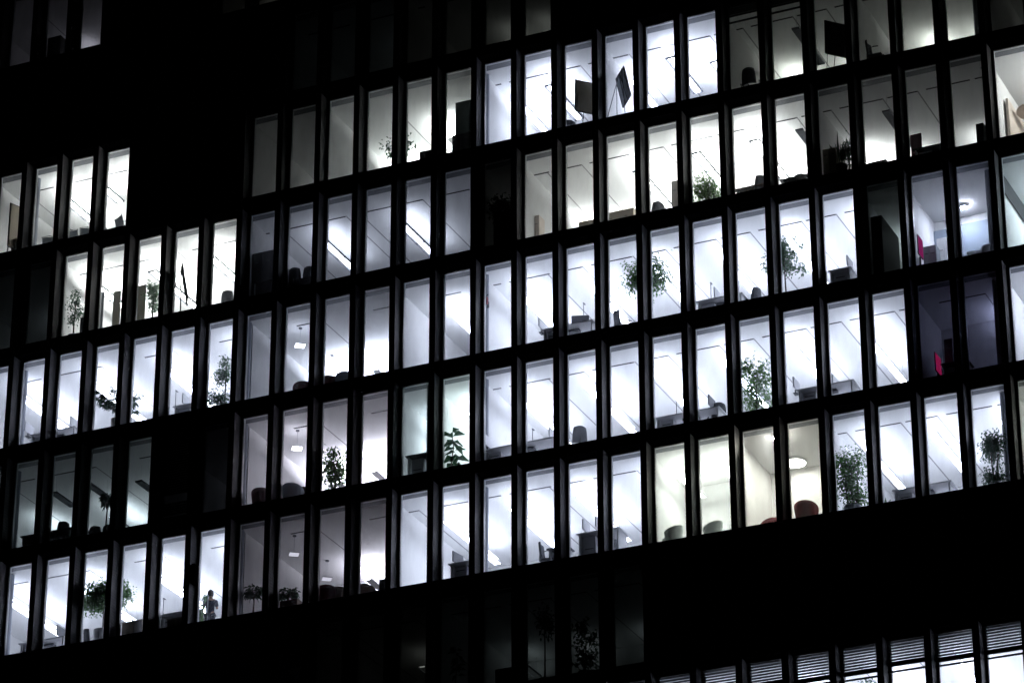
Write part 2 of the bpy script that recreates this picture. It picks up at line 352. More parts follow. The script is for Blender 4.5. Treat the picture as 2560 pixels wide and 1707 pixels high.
for (r, a, b, yb, col, s, lamps, slots, gaps) in ROOMS:
    z = zf(r); s *= GAIN.get((r, a), 1)
    ceiling(r, a, b, yb, slots, gaps)
    for q in (a, b):
        if all(abs(q-k) > .2 for k in walls.get(r, [])):
            walls.setdefault(r, []).append(q)
            if q == 5.03 and r in (1, 2, 3):               # jogs round the column; front stub added to stop light leaking past
                mb = MB(); mb.box(4.9*PX-.05, 4.9*PX, .575, 1.2, z+.001, z+HEAD-.003); mb.box(4.9*PX-.05, q*PX-.051, 1.201, 1.26, z+.001, z+HEAD-.003); mb.box(q*PX-.05, q*PX+.03, 1.201, 9.59, z+.001, z+HEAD-.003)
                mb.build('partition', M_wall, B)
            else: MB().box(q*PX-.05, q*PX+.03, .575, 9.59 if yb < 6.9 else 7.0, z+.001, z+HEAD-.003).build('partition', M_wall, B)
    if yb == 6.3:                                       # back wall with a wide opening to a lit corridor
        mb = MB(); mb.box(a*PX+.03, b*PX-.05, yb, yb+.12, z+2.35, z+HEAD-.003); mb.box(a*PX+.03, (a+.5)*PX, yb, yb+.12, z, z+2.349); mb.box((b-.2)*PX, b*PX-.05, yb, yb+.12, z, z+2.349)
        mb.build('back_wall', M_wall, B)
        MB().box(a*PX, b*PX, yb+.125, 9.55, z+HEAD+.001, z+HEAD+.015).build('ceiling', M_ceil, B)
        lamp(r, a+2.6, 8.2, 9.4, BLUE, 60, soft=.6)
    else:
        MB().box(a*PX+.03, b*PX-.05, yb, yb+.1, z+.001, z+HEAD-.003).build('back_wall', M_wall, B)
    for (xc, y0, y1, *k) in lamps: lamp(r, xc, y0, y1, col, s*(k[0] if k else 1), soft=soft_level(r, a, s, xc))
    for c in range(int(math.ceil(a)), int(math.ceil(b))+1):
        if s > .3 and a+.3 < c-.25 < b-.1 and -1 <= c <= 24:
            MB().lathe([(.035, z+HEAD-.002), (.035, z+HEAD-.015), (.012, z+HEAD-.03), (.03, z+HEAD-.06), (.0, z+HEAD-.065)][::-1], 8, 0, (c-.27)*PX, 1.3).build('sprinkler', M_chrome, B)

for r, t, x, y in ((5, (3, 0), 215, 275), (4, (3, 0), 250, 1205), (4, (3, 0), 1045, 1035)):
    p = atz(t, x, y, r, 2.6); lamp(r, p.x/PX+.09, p.y, p.y+2.4, NEU, 0)
for r, x, y0, y1 in ((2, -.4, 1.87, 3.1), (2, .6, 1.3, 3.05), (2, 1.75, 2.2, 4.2)): lamp(r, x, y0, y1, NEU, 0)
# windows: the hundred that show largest are parts, the rest one part
def lit(r, c):
    for (rr, a, b, yb, col, s, *_) in ROOMS:
        if rr == r and a < c-.5 < b: return s
    return 0
def vis(r, c):
    d = Vector(((c-.5)*PX, .3, zf(r)+1.6))-CAM
    q = [sum(RM[k][i]*d[i] for i in range(3)) for k in range(3)]
    return abs(q[0]/q[2]*FL) < .99 and abs(q[1]/q[2]*FL) < .665
cand = sorted([(-(min(lit(r, c), 3)), -c, r, c) for r in range(R0, R1) for c in range(C0+1, C1+1) if vis(r, c)])
single = {(r, c) for _, _, r, c in cand[:100]}
rest = MB(); restp = MB()
for r in range(R0, R1):
    for c in range(C0+1, C1+1):
        x0, x1 = (c-1)*PX+.2, c*PX
        if (r, c) in single:
            mb = MB(); inn = window_mesh(mb, x0, x1, zf(r)); wo = mb.build('window', [M_frame, M_liner], B)
            p = MB(); pane_mesh(p, inn); p.build('pane', M_glass, wo)
        else:
            inn = window_mesh(rest, x0, x1, zf(r)); pane_mesh(rest, inn, 2)
wo = rest.build('window', [M_frame, M_liner, M_glass], B); wo['kind'] = 'stuff'

# interior columns
for r in (0, 1, 2, 3, 4, 5):
    for xc in (-1.07, 5.02, 11.0, 22.75):
        if (r in (1, 2, 3, 5) or xc == 5.02) and not (r in (4, 5) and xc == 5.02):
            cy_ = .98 if xc == 5.02 else 1.15; MB().tube([(xc*PX, cy_, zf(r)+.001), (xc*PX, cy_, zf(r)+HEAD-.002)], .105, 20, 0, False).build('column', M_conc, B, True)
# venetian blinds, part lowered
def blind(r, c, drop, gap=.05, light=1):
    x0, x1 = (c-1)*PX+.215, c*PX-.015; z = zf(r)+HEAD; n = int(drop/.085); mb = MB()
    mb.box(x0, x1, .345, .385, z-.07, z-.01)
    for k in range(n):
        zz = z-.1-k*.085; t = math.radians(rnd.uniform(30, 36)); dy, dz = math.cos(t)*.036, math.sin(t)*.036
        if n*.7 < k < n*.85: continue
        mb.quad((x0, .365-dy, zz+dz), (x1, .365-dy, zz+dz), (x1, .365+dy, zz-dz), (x0, .365+dy, zz-dz))
    if n > 8:
        zz = z-.1-int(n*.7)*.085; mb.box(x0, x1, .355, .375, zz-.19, zz-.05)
    mb.box(x0, x1, .345, .385, z-drop-.15, z-drop-.1)
    for xx in (x0+.12, x1-.12): mb.box(xx-.004, xx+.004, .362, .368, z-drop-.1, z-.07)
    mb.build('blind', M_blind, B)
for c in range(13, 26): blind(-1, c, .86+.03*math.sin(c*2.3))
blind(5, 18, .55); blind(5, 19, .55); blind(5, 20, .2)
blind(2, 4, 2.9)
MB().box(4*PX+.2, 4*PX+.3, .1, .38, zf(1)+1.35, zf(1)+2.0).build('junction_box', M_span, B)
# bits of fit-out
z = zf(2); MB().box(9.8*PX-.02, 9.8*PX+.02, .6, 2.3, z+2.35, z+3.2).build('glass_panel', M_teal, B)
z = zf(1); MB().box(18.3*PX, 18.35*PX, 3.70, 3.74, z, z+2.6).build('door_frame', M_chrome, B)
MB().box(18.36*PX, 18.9*PX, 3.70, 3.735, z+2.1, z+2.6).build('door_light', M_teal, B)
tag(MB().box(17.45*PX, 17.95*PX, 3.68, 3.735, z+.3, z+1.9).build('whiteboard', M_white), 'white board on the cream back wall behind the red chair', 'whiteboard')
tag(MB().box(15.6*PX, 15.95*PX, 3.68, 3.735, z+.3, z+1.9).build('whiteboard', M_white), 'pale board on the back wall behind the pale grey chairs', 'whiteboard')
z = zf(3); MB().box(20.97*PX, 21.55*PX, 3.50, 3.58, z+1.5, z+2.9).build('wall_panel', M_grfab, B)
MB().box(21.6*PX, 22.7*PX, 3.50, 3.58, z+1.2, z+2.95).build('wall_panel', M_grfab, B)
MB().box(5.6*PX, 8.6*PX, 6.2, 6.29, z+2.3, z+2.4).build('curtain_rail', M_chrome, B)
z = zf(4); MB().box(23.0*PX, 23.06*PX, .62, 1.0, z, z+HEAD-.004).build('column', M_conc, B)
MB().box(23.02*PX, 23.08*PX, 2.3, 4.9, z, z+2.6).build('wall_panel', M_taupe, B)
z = zf(3); MB().box(22.99*PX, 23.02*PX, .6, 4.9, z+2.62, z+3.2).build('wall_panel', M_black, B)
z = zf(5); MB().box(10.1*PX, 10.6*PX, 1.5, 1.56, z+.8, z+2.7).build('wall_panel', mat('dark green panel', (.06, .085, .078)), B)

# ------------------------------------------------------------------ furniture
def desk(r, xa, xb, y, label, top=.74, depth=.75, m=None, grp='desks along the windows'):
    L = (xb-xa)*PX
    t = thing('desk', label + ', ' + where(r, (xa+xb)/2), 'desk', (xa*PX, y, zf(r)+.001), 0, grp)
    MB().box(0, L, 0, depth, top-.035, top).build('desktop', m or M_desk, t, bevel=.006)
    for x in (.06, L-.1): MB().box(x, x+.04, .06, depth-.06, 0, top-.036).build('leg_panel', M_white, t)
    k = MB().box(.16, .56, .14, depth-.18, .12, top-.1).build('drawer_unit', M_desk, t, bevel=.005)
    MB().box(.22, .5, .122, .139, .5, .52).build('handle', M_dgrey, k)
    MB().box(L*.5-.25, L*.5+.25, .3, .5, top-.12, top-.05).build('cable_tray', M_dgrey, t)
    return t
def monitor(r, x, y, rz, label, top=.74, w=.54, scr=None):
    t = thing('monitor', label + ', ' + where(r, x), 'monitor', (x*PX, y, zf(r)+top+.002), rz, 'computer monitors')
    MB().box(-w/2, w/2, -.02, .02, .12, .12+w*.62).build('screen', scr or M_desk, t, bevel=.008)
    s = MB(); s.box(-.11, .11, -.08, .08, 0, .012); s.box(-.025, .025, .021, .045, .012, .3); s.build('stand', M_dgrey, t)
def desk_lamp(r, x, y, label, top=.74, h=.58):
    t = thing('desk_lamp', label + ', ' + where(r, x), 'desk lamp', (x*PX, y, zf(r)+top+.002))
    MB().lathe([(.07, 0), (.07, .012), (.015, .02), (.0, .021)], 12).build('base', M_dgrey, t)
    MB().tube([(0, 0, .02), (0, 0, h)], .011, 8).build('stem', M_dgrey, t)
    MB().box(-.02, .02, -.03, .12, h, h+.015).build('lamp_head', M_dgrey, t)
def make_office_chair():
    t = thing('office_chair', '', 'office chair', group='office chairs')
    mb = MB(); mb.box(-.24, .24, -.23, .23, .44, .51); mb.build('seat', M_blackfab, t, bevel=.03)
    mb = MB(); n = 6; wd = .23                           # curved back, facing +y
    for k in range(n+1):
        for j in range(7):
            u = j/6-.5; zz = .56+.50*k/n; ww = wd*(1-.18*(k/n)**3)
            for dy in (0, .035): mb.v.append((u*2*ww, -.24-.05*k/n+.16*u*u*2-dy, zz+(.03*(1-4*u*u) if k == n else 0)))
    def id(k, j, d): return (k*7+j)*2+d
    for k in range(n):
        for j in range(6):
            mb.face((id(k, j, 0), id(k, j+1, 0), id(k+1, j+1, 0), id(k+1, j, 0))); mb.face((id(k, j, 1), id(k+1, j, 1), id(k+1, j+1, 1), id(k, j+1, 1)))
        mb.face((id(k, 0, 0), id(k+1, 0, 0), id(k+1, 0, 1), id(k, 0, 1))); mb.face((id(k, 6, 0), id(k, 6, 1), id(k+1, 6, 1), id(k+1, 6, 0)))
    for j in range(6):
        mb.face((id(0, j, 0), id(0, j, 1), id(0, j+1, 1), id(0, j+1, 0))); mb.face((id(n, j, 0), id(n, j+1, 0), id(n, j+1, 1), id(n, j, 1)))
    mb.build('backrest', M_blackfab, t, True)
    MB().tube([(0, -.2, .46), (0, -.29, .52), (0, -.285, .7)], .022, 6).build('back_support', M_black, t)
    for s in (-1, 1): MB().tube([(s*.24, -.05, .47), (s*.29, -.08, .55), (s*.3, -.1, .68), (s*.29, .02, .71), (s*.28, .16, .7)], .017, 6).build('armrest', M_black, t)
    MB().tube([(0, 0, .44), (0, 0, .09)], [.03, .025], 8).build('pedestal', M_dgrey, t)
    mb = MB()
    for k in range(5):
        a = 2*math.pi*k/5+.3; mb.tube([(0, 0, .10), (.28*math.cos(a), .28*math.sin(a), .07), (.29*math.cos(a), .29*math.sin(a), .0)], [.028, .02, .025], 6)
    mb.build('star_base', M_black, t)
    return t
def make_mesh_chair():
    t = thing('visitor_chair', '', 'chair', group='mesh backed chairs')
    MB().box(-.24, .24, -.22, .22, .43, .47).build('seat', M_mesh, t, bevel=.015)
    mb = MB(); mb.quad((-.22, -.24, .5), (.22, -.24, .5), (.23, -.33, .86), (-.23, -.33, .86)); mb.quad((-.22, -.245, .5), (-.23, -.335, .86), (.23, -.335, .86), (.22, -.245, .5)); mb.build('backrest', M_mesh, t)
    MB().tube([(-.23, -.2, .44), (-.235, -.24, .5), (-.25, -.34, .88), (0, -.36, .885), (.25, -.34, .88), (.235, -.24, .5), (.23, -.2, .44)], .014, 6).build('back_frame', M_dgrey, t)
    for s in (-1, 1):
        MB().tube([(s*.26, .2, 0), (s*.26, .2, .45), (s*.27, .16, .66), (s*.27, -.1, .67), (s*.25, -.28, .6)], .013, 6).build('armrest', M_dgrey, t)
        MB().tube([(s*.25, -.2, .44), (s*.26, -.26, 0)], .013, 6).build('leg', M_dgrey, t)
    return t
def make_tub(m, seat):
    t = thing('tub_chair', '', 'armchair', group='rounded lounge chairs')
    mb = MB(); n = 17; lv = 4                            # wrap-round shell, open to +y
    for k in range(lv+1):
        for j in range(n):
            a = math.pi*(1.0+(j/(n-1)-.5)*1.45) + math.pi/2; a = -math.pi/2 + (j/(n-1)-.5)*math.pi*1.45
            back = math.cos((j/(n-1)-.5)*math.pi)
            top = .56+.26*back**.8; zz = .3+(top-.3)*k/lv; rr = .3+.06*k/lv
            for d in (0, .05): mb.v.append(((rr-d)*math.cos(a), (rr-d)*math.sin(a), zz+(.012 if k == lv and d == 0 else 0)))
    def id(k, j, d): return (k*n+j)*2+d
    for k in range(lv):
        for j in range(n-1):
            mb.face((id(k, j, 0), id(k, j+1, 0), id(k+1, j+1, 0), id(k+1, j, 0))); mb.face((id(k, j, 1), id(k+1, j, 1), id(k+1, j+1, 1), id(k, j+1, 1)))
        mb.face((id(k, 0, 0), id(k+1, 0, 0), id(k+1, 0, 1), id(k, 0, 1))); mb.face((id(k, n-1, 0), id(k, n-1, 1), id(k+1, n-1, 1), id(k+1, n-1, 0)))
    for j in range(n-1):
        mb.face((id(0, j, 0), id(0, j, 1), id(0, j+1, 1), id(0, j+1, 0))); mb.face((id(lv, j, 0), id(lv, j+1, 0), id(lv, j+1, 1), id(lv, j, 1)))
    mb.build('shell', m, t, True)
    MB().lathe([(.27, .29), (.285, .33), (.285, .42), (.25, .45), (.0, .455)], 20).build('seat_cushion', seat, t, True)
    MB().tube([(0, 0, .3), (0, 0, .03)], .03, 10).build('pedestal', M_chrome, t)
    MB().lathe([(.26, 0), (.26, .012), (.04, .035), (.0, .036)], 20).build('base', M_chrome, t)
    return t
PROTO = {}
def put(kind, r, p, rz, label, group=None):
    mk = {'office': make_office_chair, 'mesh': make_mesh_chair, 'red': lambda: make_tub(M_red, M_red), 'grey': lambda: make_tub(M_grfab, M_grfab),
          'pale': lambda: make_tub(M_ltfab, M_white), 'brown': lambda: make_tub(M_brfab, M_brfab)}[kind]
    if kind not in PROTO: o = PROTO[kind] = mk()
    else: o = copy_tree(PROTO[kind])
    o.location = (p[0], p[1], zf(r)+.001); o.rotation_euler = (0, 0, rz)
    o['label'] = label + ', ' + where(r, p[0]/PX); return o
D2 = math.radians
for (r, xa, xb, y, lab) in [(3, 12.5, 13.75, .68, 'pale desk with white panel legs'), (3, 16.1, 17.2, .86, 'pale desk carrying grey screens'), (3, 19.2, 19.73, .6, 'narrow grey desk'),
        (2, 11.05, 12.95, .77, 'pale desk near the glass'), (2, 15.1, 16.6, .8, 'pale desk with one upright rod lamp'), (2, 18.36, 19.64, .7, 'grey desk with pale panel legs'),
        (1, 20.3, 21.58, .9, 'grey desk with pale panel legs'), (1, 10.3, 10.95, .6, 'blue grey desk'), (1, -.66, .55, .93, 'grey desk with pale panel legs'),
        (1, 3.1, 3.95, .64, 'cluttered grey desk'), (3, -.7, .55, .86, 'grey desk with pale panel legs'), (3, 3.14, 3.9, .87, 'grey desk with one upright rod lamp')]:
    desk(r, xa, xb, y, lab)
desk(1, 13.3, 14.3, .66, 'raised grey standing desk', 1.0, .8)
desk(1, 12.59, 13.1, .7, 'small dark side table', .72, .5, M_dgrey)
desk(4, 17.05, 17.85, 1.0, 'brown wooden desk', .74, .7, M_wood)
desk(4, 18.1, 18.75, 1.0, 'black desk', .74, .7, M_black)
desk(4, 21.17, 21.85, .88, 'black desk beside a pink panel', .74, .7, M_black)
desk(4, 19.9, 20.6, .8, 'black low desk', .55, .6, M_black)
desk(2, -.72, .9, .75, 'black desk in a dim office', .74, .7, M_black)
desk(2, 9.2, 10.0, .7, 'black table with thin legs', .98, .5, M_black)
desk(4, 5.1, 5.9, .9, 'black desk in a dim office', 1.0, .7, M_black)
desk(4, 5.95, 6.5, 1.2, 'black desk beside black chairs', .74, .7, M_black)
desk(2, 21.5, 22.1, .9, 'black cabinet desk in a purple dark room', .8, .6, M_black)
for (r, x, y, rz, lab) in [(3, 12.45, .95, 90, 'grey screen beside a pale desk'), (3, 13.3, 1.15, 20, 'dark grey screen'), (3, 16.5, 1.3, 90, 'pale screen, first of two on one desk'), (3, 16.9, 1.25, 90, 'pale screen, second of two on one desk'),
        (3, 19.62, 1.0, 90, 'tilted grey screen on a narrow desk'), (2, 12.6, 1.2, 90, 'grey screen on a pale desk'), (2, 11.15, .95, 90, 'grey screen at the end of a desk'), (2, 16.35, 1.1, 90, 'dark grey screen'), (2, 18.3, 1.0, 90, 'grey screen at the desk end'), (2, 19.1, 1.3, 90, 'pale screen over a grey desk'),
        (1, .3, 1.3, 90, 'dark grey screen'), (1, 3.7, 1.1, 90, 'dark grey screen behind a box'), (1, 13.45, .95, 90, 'blue grey screen, left one on the raised desk'), (1, 13.75, .95, 90, 'blue grey screen, right one on the raised desk'),
        (3, -.78, 1.0, 90, 'grey screen beyond the column'), (3, .35, 1.25, 90, 'white screen on a grey desk'), (3, 3.35, 1.25, 90, 'white screen behind a rod lamp'), (1, 10.4, 1.0, 80, 'dark screen')]:
    top = 1.0 if (r == 1 and 13 < x < 14) else .74
    monitor(r, x, y, D2(rz), lab, top, .54, M_dgrey if 'dark' in lab else (M_white if 'white' in lab or 'pale' in lab else M_desk))
for (r, t, x, y) in [(2, (2, 2), 175, 950), (2, (2, 2), 1497, 660), (3, (2, 1), 645, 1360), (3, (2, 1), 1815, 1175), (3, (0, 2), 1592, 590), (1, (0, 3), 1478, 940)]:
    p = atz(t, x, y, r, .74); desk_lamp(r, p.x/PX, p.y+.12, 'thin upright rod lamp on a desk')
def chair_px(kind, r, t, x, y, rz, lab, h=1.07):
    p = atz(t, x, y, r, h); a = D2(rz); off = .3
    put(kind, r, (p.x-math.sin(a)*off, max(.82, p.y+math.cos(a)*off)), a, lab)      # rz = facing angle from +y
chair_px('office', 5, (2, 0), 2160, 628, 0, 'black office chair with armrests')
chair_px('office', 5, (3, 0), 880, 368, -90, 'black office chair seen side on with looped armrest')
chair_px('office', 2, (2, 2), 630, 778, 40, 'dark office chair standing alone')
chair_px('office', 2, (2, 2), 1905, 563, 35, 'dark high backed office chair')
chair_px('office', 3, (2, 1), 938, 1298, -50, 'dark office chair below the big ficus')
chair_px('office', 3, (2, 1), 2262, 1082, 70, 'dark office chair seen side on')
chair_px('office', 1, (2, 3), 250, 290, -80, 'black office chair side on to a table')
chair_px('office', 1, (2, 3), 955, 232, 80, 'black office chair half behind a pier')
chair_px('office', 1, (0, 3), 775, 1080, -40, 'dark office chair beside a tree tub')
chair_px('office', 4, (1, 1), 345, 850, 0, 'black office chair, left of two', 1.25)
chair_px('office', 4, (1, 1), 495, 835, 20, 'black office chair, right of two', 1.25)
chair_px('office', 4, (3, 1), 305, 34, 30, 'black office chair behind a black desk')
chair_px('office', 4, (2, 1), 1355, 292, 50, 'dark office chair beside a taupe cabinet')
chair_px('office', 4, (2, 1), 2300, 52, 60, 'dark office chair at a wooden desk')
chair_px('office', 2, (0, 3), 862, 132, 0, 'black office chair, left of two')
chair_px('office', 2, (0, 3), 985, 120, 0, 'black office chair, right of two')
chair_px('office', 5, (2, 0), 520, 1110, 20, 'dark office chair below an easel')
chair_px('office', 4, (0, 1), 2075, 1137, 0, 'brownish low chair alone', .95)
chair_px('office', 2, (0, 3), 600, 70, 60, 'black chair beside a black desk', 1.15)
for x, y, a, lab in [(455, 603, 10, 'grey mesh visitor chair beside the column'), (655, 548, 5, 'grey mesh visitor chair, left of two'), (805, 520, 20, 'grey mesh visitor chair, right of two'), (1095, 418, -30, 'grey mesh visitor chair with curved arm, facing sideways')]:
    chair_px('mesh', 5, (0, 1), x, y, a, lab, .9)
def tub_px(kind, r, t, x, y, rz, lab, h=.8):
    p = atz(t, x, y, r, h); put(kind, r, (p.x, max(1.0, p.y+.3)), D2(rz), lab)
tub_px('red', 3, (1, 2), 400, 378, 15, 'red rounded lounge chair')
tub_px('red', 3, (1, 2), 650, 345, 0, 'red lounge chair under a bright lamp', .72)
tub_px('grey', 3, (1, 2), 790, 275, 10, 'grey rounded lounge chair under a bright lamp', .85)
tub_px('red', 2, (1, 2), 20, 1352, 0, 'red rounded lounge chair at the column')
tub_px('grey', 2, (1, 2), 300, 1280, 0, 'grey rounded lounge chair', .9)
tub_px('red', 2, (1, 2), 415, 1360, 0, 'red lounge chair beside the grey one', .75)
tub_px('red', 1, (1, 3), 610, 665, 20, 'dark red rounded lounge chair', .85)
tub_px('brown', 1, (1, 3), 740, 705, -20, 'brown lounge chair beside the red one', .75)
tub_px('brown', 1, (1, 3), 965, 655, 0, 'brown lounge chair before a bright opening', .85)
tub_px('pale', 1, (2, 3), 1400, 72, 115, 'pale grey lounge chair on a pedestal', .86)
tub_px('pale', 1, (2, 3), 1790, 75, 110, 'pale grey lounge chair with a white seat')
tub_px('red', 1, (2, 3), 2345, 75, 60, 'red lounge chair peeping in at the corner', .75)
tub_px('red', 1, (3, 2), 318, 1468, 0, 'large dark red rounded lounge chair')
tub_px('pale', 3, (3, 1), 1900, 640, 160, 'white rounded lounge chair under a glowing globe')
tub_px('brown', 5, (0, 1), 20, 475, 0, 'brown high chair at the picture edge', 1.0)

def easel(r, p, rz, w, h, ztop, label, m=M_olive, tilt=0):
    t = thing('flip_chart', label + ', ' + where(r, p.x/PX), 'flip chart', (p.x, p.y, zf(r)+.001), rz, 'flip charts on easels')
    T = Matrix.Translation((0, 0, ztop)) @ Matrix.Rotation(tilt, 4, 'X')
    bd = MB().box(0, w, -.012, .012, -h, 0, 0, T).build('board', m, t)
    f = MB()
    for b in ((-.025, 0, -h, .02), (w, w+.025, -h, .02)): f.box(b[0], b[1], -.02, .02, b[2], b[3], 0, T)
    f.box(0, w, -.02, .02, 0, .02, 0, T); f.box(0, w, -.02, .02, -h-.025, -h, 0, T)
    for k in (.3, .62): f.tube([T @ Vector((w*(.5+(k-.46)*.2), .03, 0)), T @ Vector((w*k*1.05, .03, -h))], .012, 4)
    f.build('board_frame', M_black, t)
    for x0, x1, y in ((w*.15, -.05, -.02), (w*.85, w+.05, -.02), (w*.5, w*.5, .5)):
        MB().tube([(x0, .03, ztop-.05), (x1, y, 0)], .012, 5).build('leg', M_dgrey, t)
    return t
easel(5, atz((2, 0), 585, 740, 5, 1.95), D2(47), .75, 1.05, 1.95, 'olive flip chart with black frame, turned sideways', M_olive, D2(3))
easel(5, atz((2, 0), 1025, 615, 5, 1.95), D2(129.4), .8, 1.0, 1.95, 'grey flip chart seen nearly edge on', M_mesh, D2(-12))
easel(4, atz((0, 1), 1675, 855, 4, 1.9), D2(122), .5, 1.25, 1.9, 'narrow steel flip chart seen edge on', M_mesh, D2(-10))
easel(5, atz((3, 0), 525, 195, 5, 1.95), D2(47), .85, 1.1, 1.95, 'black flip chart board on thin legs', M_black, D2(3))
easel(5, atz((0, 1), 100, 303, 5, 2.1), D2(72), .6, 1.6, 2.1, 'tall cream board leaning by the left picture edge', M_beige)

def cabinet(name, cat, r, t, x0, x1, y, label, m, dep=.8, d=.42, h0=0, doors=True):
    p = aty(t, x0, y, dep); q = aty(t, x1, y-(x1-x0)*.18, dep); h = p.z-zf(r); wd = max(.1, q.x-p.x)
    o = thing(name, label + ', ' + where(r, (p.x+q.x)/2/PX), cat, (p.x, dep, zf(r)+.001))
    MB().box(0, wd, .012, d, h0, h).build('carcass', m, o, bevel=.006)
    if name == 'storage_cabinet':
        n = 2 if wd > .4 else 1
        for k in range(n):
            dd = MB().box(wd*k/n+.006, wd*(k+1)/n-.006, -.008, .011, max(h0, .08), h-.03).build('door', m, o)
            MB().box(wd*(k+.5)/n-.05, wd*(k+.5)/n+.05, -.02, -.0085, h*.82, h*.82+.012).build('handle', M_dgrey, dd)
        if h0 == 0: MB().box(.02, wd-.02, .02, d-.02, 0, .001).build('plinth', M_black, o)
    elif name == 'cardboard_box':
        MB().box(wd*.42, wd*.58, 0.004, .0115, h0+.01, h-.01).build('tape', M_beige, o)
        MB().box(-.01, wd+.01, -.05, .0, h-.03, h-.018).build('flap', m, o)
    elif name == 'pin_board':
        MB().box(-.02, wd+.02, .0, .04, h+.001, h+.02).build('top_rail', M_dgrey, o)
        for xx in (-.015, wd+.015): MB().tube([(xx, .02, 0), (xx, .02, h)], .012, 6).build('post', M_chrome, o)
    return o
cabinet('storage_cabinet', 'cabinet', 5, (1, 0), 1800, 1965, 1245, 'black cabinet under a dark green panel', M_black, .75)
cabinet('storage_cabinet', 'cabinet', 5, (1, 0), 1502, 1640, 1395, 'black low cabinet', M_black, .75)
cabinet('pin_board', 'pin board', 4, (0, 1), 895, 952, 1128, 'blue grey pin board, leftmost of three boards', M_mesh, 1.2, .05, .1)
cabinet('pin_board', 'pin board', 4, (0, 1), 1045, 1105, 1115, 'brown pin board, middle one of three boards', M_olive, 1.2, .05, .35)
cabinet('pin_board', 'pin board', 4, (0, 1), 1250, 1335, 1068, 'wide brown pin board beside a plant', M_olive, 1.2, .05, .4)
cabinet('storage_cabinet', 'cabinet', 4, (2, 1), 135, 250, 428, 'taupe cabinet by a white wall', M_taupe, 1.9)
cabinet('storage_cabinet', 'cabinet', 4, (2, 1), 610, 800, 470, 'beige low cabinet below a grey ceiling', M_beige, 1.9)
cabinet('storage_cabinet', 'cabinet', 4, (2, 1), 840, 1115, 395, 'long beige low cabinet', M_beige, 1.9)
cabinet('storage_cabinet', 'cabinet', 4, (2, 1), 1460, 1580, 97, 'tall taupe cabinet beside a dark chair', M_taupe, 1.9)
cabinet('storage_cabinet', 'cabinet', 4, (3, 0), 497, 622, 1376, 'beige cabinet beside spiky leaves', M_beige, .75)
cabinet('storage_cabinet', 'cabinet', 4, (3, 0), 1905, 1975, 1140, 'narrow black cabinet', M_black, .8)
cabinet('storage_cabinet', 'cabinet', 4, (0, 1), 738, 830, 1345, 'dark cabinet beside a thin plant', M_dgrey, .75)
cabinet('cardboard_box', 'box', 1, (0, 3), 1118, 1305, 1012, 'large brown cardboard box beside the tree', M_card, .7)
cabinet('cardboard_box', 'box', 1, (0, 3), 1535, 1690, 982, 'brown cardboard box before a desk', M_card, .62)
cabinet('storage_cabinet', 'cabinet', 1, (1, 3), 215, 380, 815, 'brown trough under low plants', M_wood, .7)
cabinet('storage_cabinet', 'cabinet', 1, (1, 3), 1130, 1190, 618, 'black narrow cabinet beside a bright opening', M_black, .8)
cabinet('storage_cabinet', 'cabinet', 7, (0, 0), 440, 556, 352, 'black cabinet in a dim room', M_black, .8)
cabinet('storage_cabinet', 'cabinet', 4, (1, 1), 2180, 2340, 390, 'black cabinet under a dark plant', M_black, .8)
cabinet('storage_cabinet', 'cabinet', 3, (3, 1), 940, 1040, 425, 'tall black cupboard in a dark green room', M_black, .8, 1.6)
cabinet('storage_cabinet', 'cabinet', 3, (3, 1), 1545, 1700, 625, 'white cabinet in a bluish room', M_white, 3.05, .4)
cabinet('storage_cabinet', 'cabinet', 3, (3, 1), 1420, 1540, 700, 'grey cabinet beside a coloured screen', M_mesh, 1.7)
cabinet('storage_cabinet', 'cabinet', 2, (3, 2), 1612, 1690, -20, 'tall dark cupboard in a purple dark room', M_dgrey, 1.6, 1.0)
cabinet('storage_cabinet', 'cabinet', 0, (1, 3), 2195, 2345, 1440, 'black cabinet in a dark office', M_black, .8)

cabinet('storage_cabinet', 'cabinet', 4, (1, 1), -40, 165, 765, 'wide black cabinet filling the lower half', M_black, 1.0)
cabinet('storage_cabinet', 'cabinet', 4, (1, 1), 285, 520, 1010, 'low black cabinet in front of black chairs', M_black, .7)
# screens that glow
def glow_screen(r, p, rz, w, h, label, cols):
    m = bpy.data.materials.new('magenta screen picture'); m.use_nodes = True; n = m.node_tree.nodes; l = m.node_tree.links
    tc = n.new('ShaderNodeTexCoord'); vo = n.new('ShaderNodeTexNoise'); vo.inputs['Scale'].default_value = 2.2
    cr = n.new('ShaderNodeValToRGB'); cr.color_ramp.interpolation = 'CONSTANT'
    for k, (pos, c) in enumerate(cols):
        e = cr.color_ramp.elements[k] if k < 2 else cr.color_ramp.elements.new(pos)
        e.position = pos; e.color = (*c, 1)
    l.new(tc.outputs['Object'], vo.inputs['Vector']); l.new(vo.outputs['Fac'], cr.inputs[0])
    e = n.new('ShaderNodeEmission'); l.new(cr.outputs[0], e.inputs[0]); e.inputs[1].default_value = .25; l.new(e.outputs[0], n['Material Output'].inputs[0])
    t = thing('wall_screen', label + ', ' + where(r, p.x/PX), 'screen', (p.x, p.y, p.z), rz)
    MB().box(-w/2-.02, w/2+.02, -.03, .0, -.02, h+.02).build('casing', M_black, t)
    MB().box(-w/2, w/2, -.04, -.031, 0, h).build('display', m, t)
    MB().tube([(0, .0, -.02), (0, .03, zf(r)-p.z)], .03, 6).build('stand', M_black, t)
MAG = [(0, (.02, .02, .35)), (.4, (.75, .02, .3)), (.58, (.8, .05, .45)), (.66, (.5, .3, .8))]
glow_screen(2, aty((3, 2), 1560, 290, 1.5), D2(90), .5, .55, 'glowing magenta screen in a purple dark room', [(0, (.05, .1, .7)), (.38, (.8, .03, .2)), (.6, (.85, .05, .3)), (.68, (.8, .5, .9))])
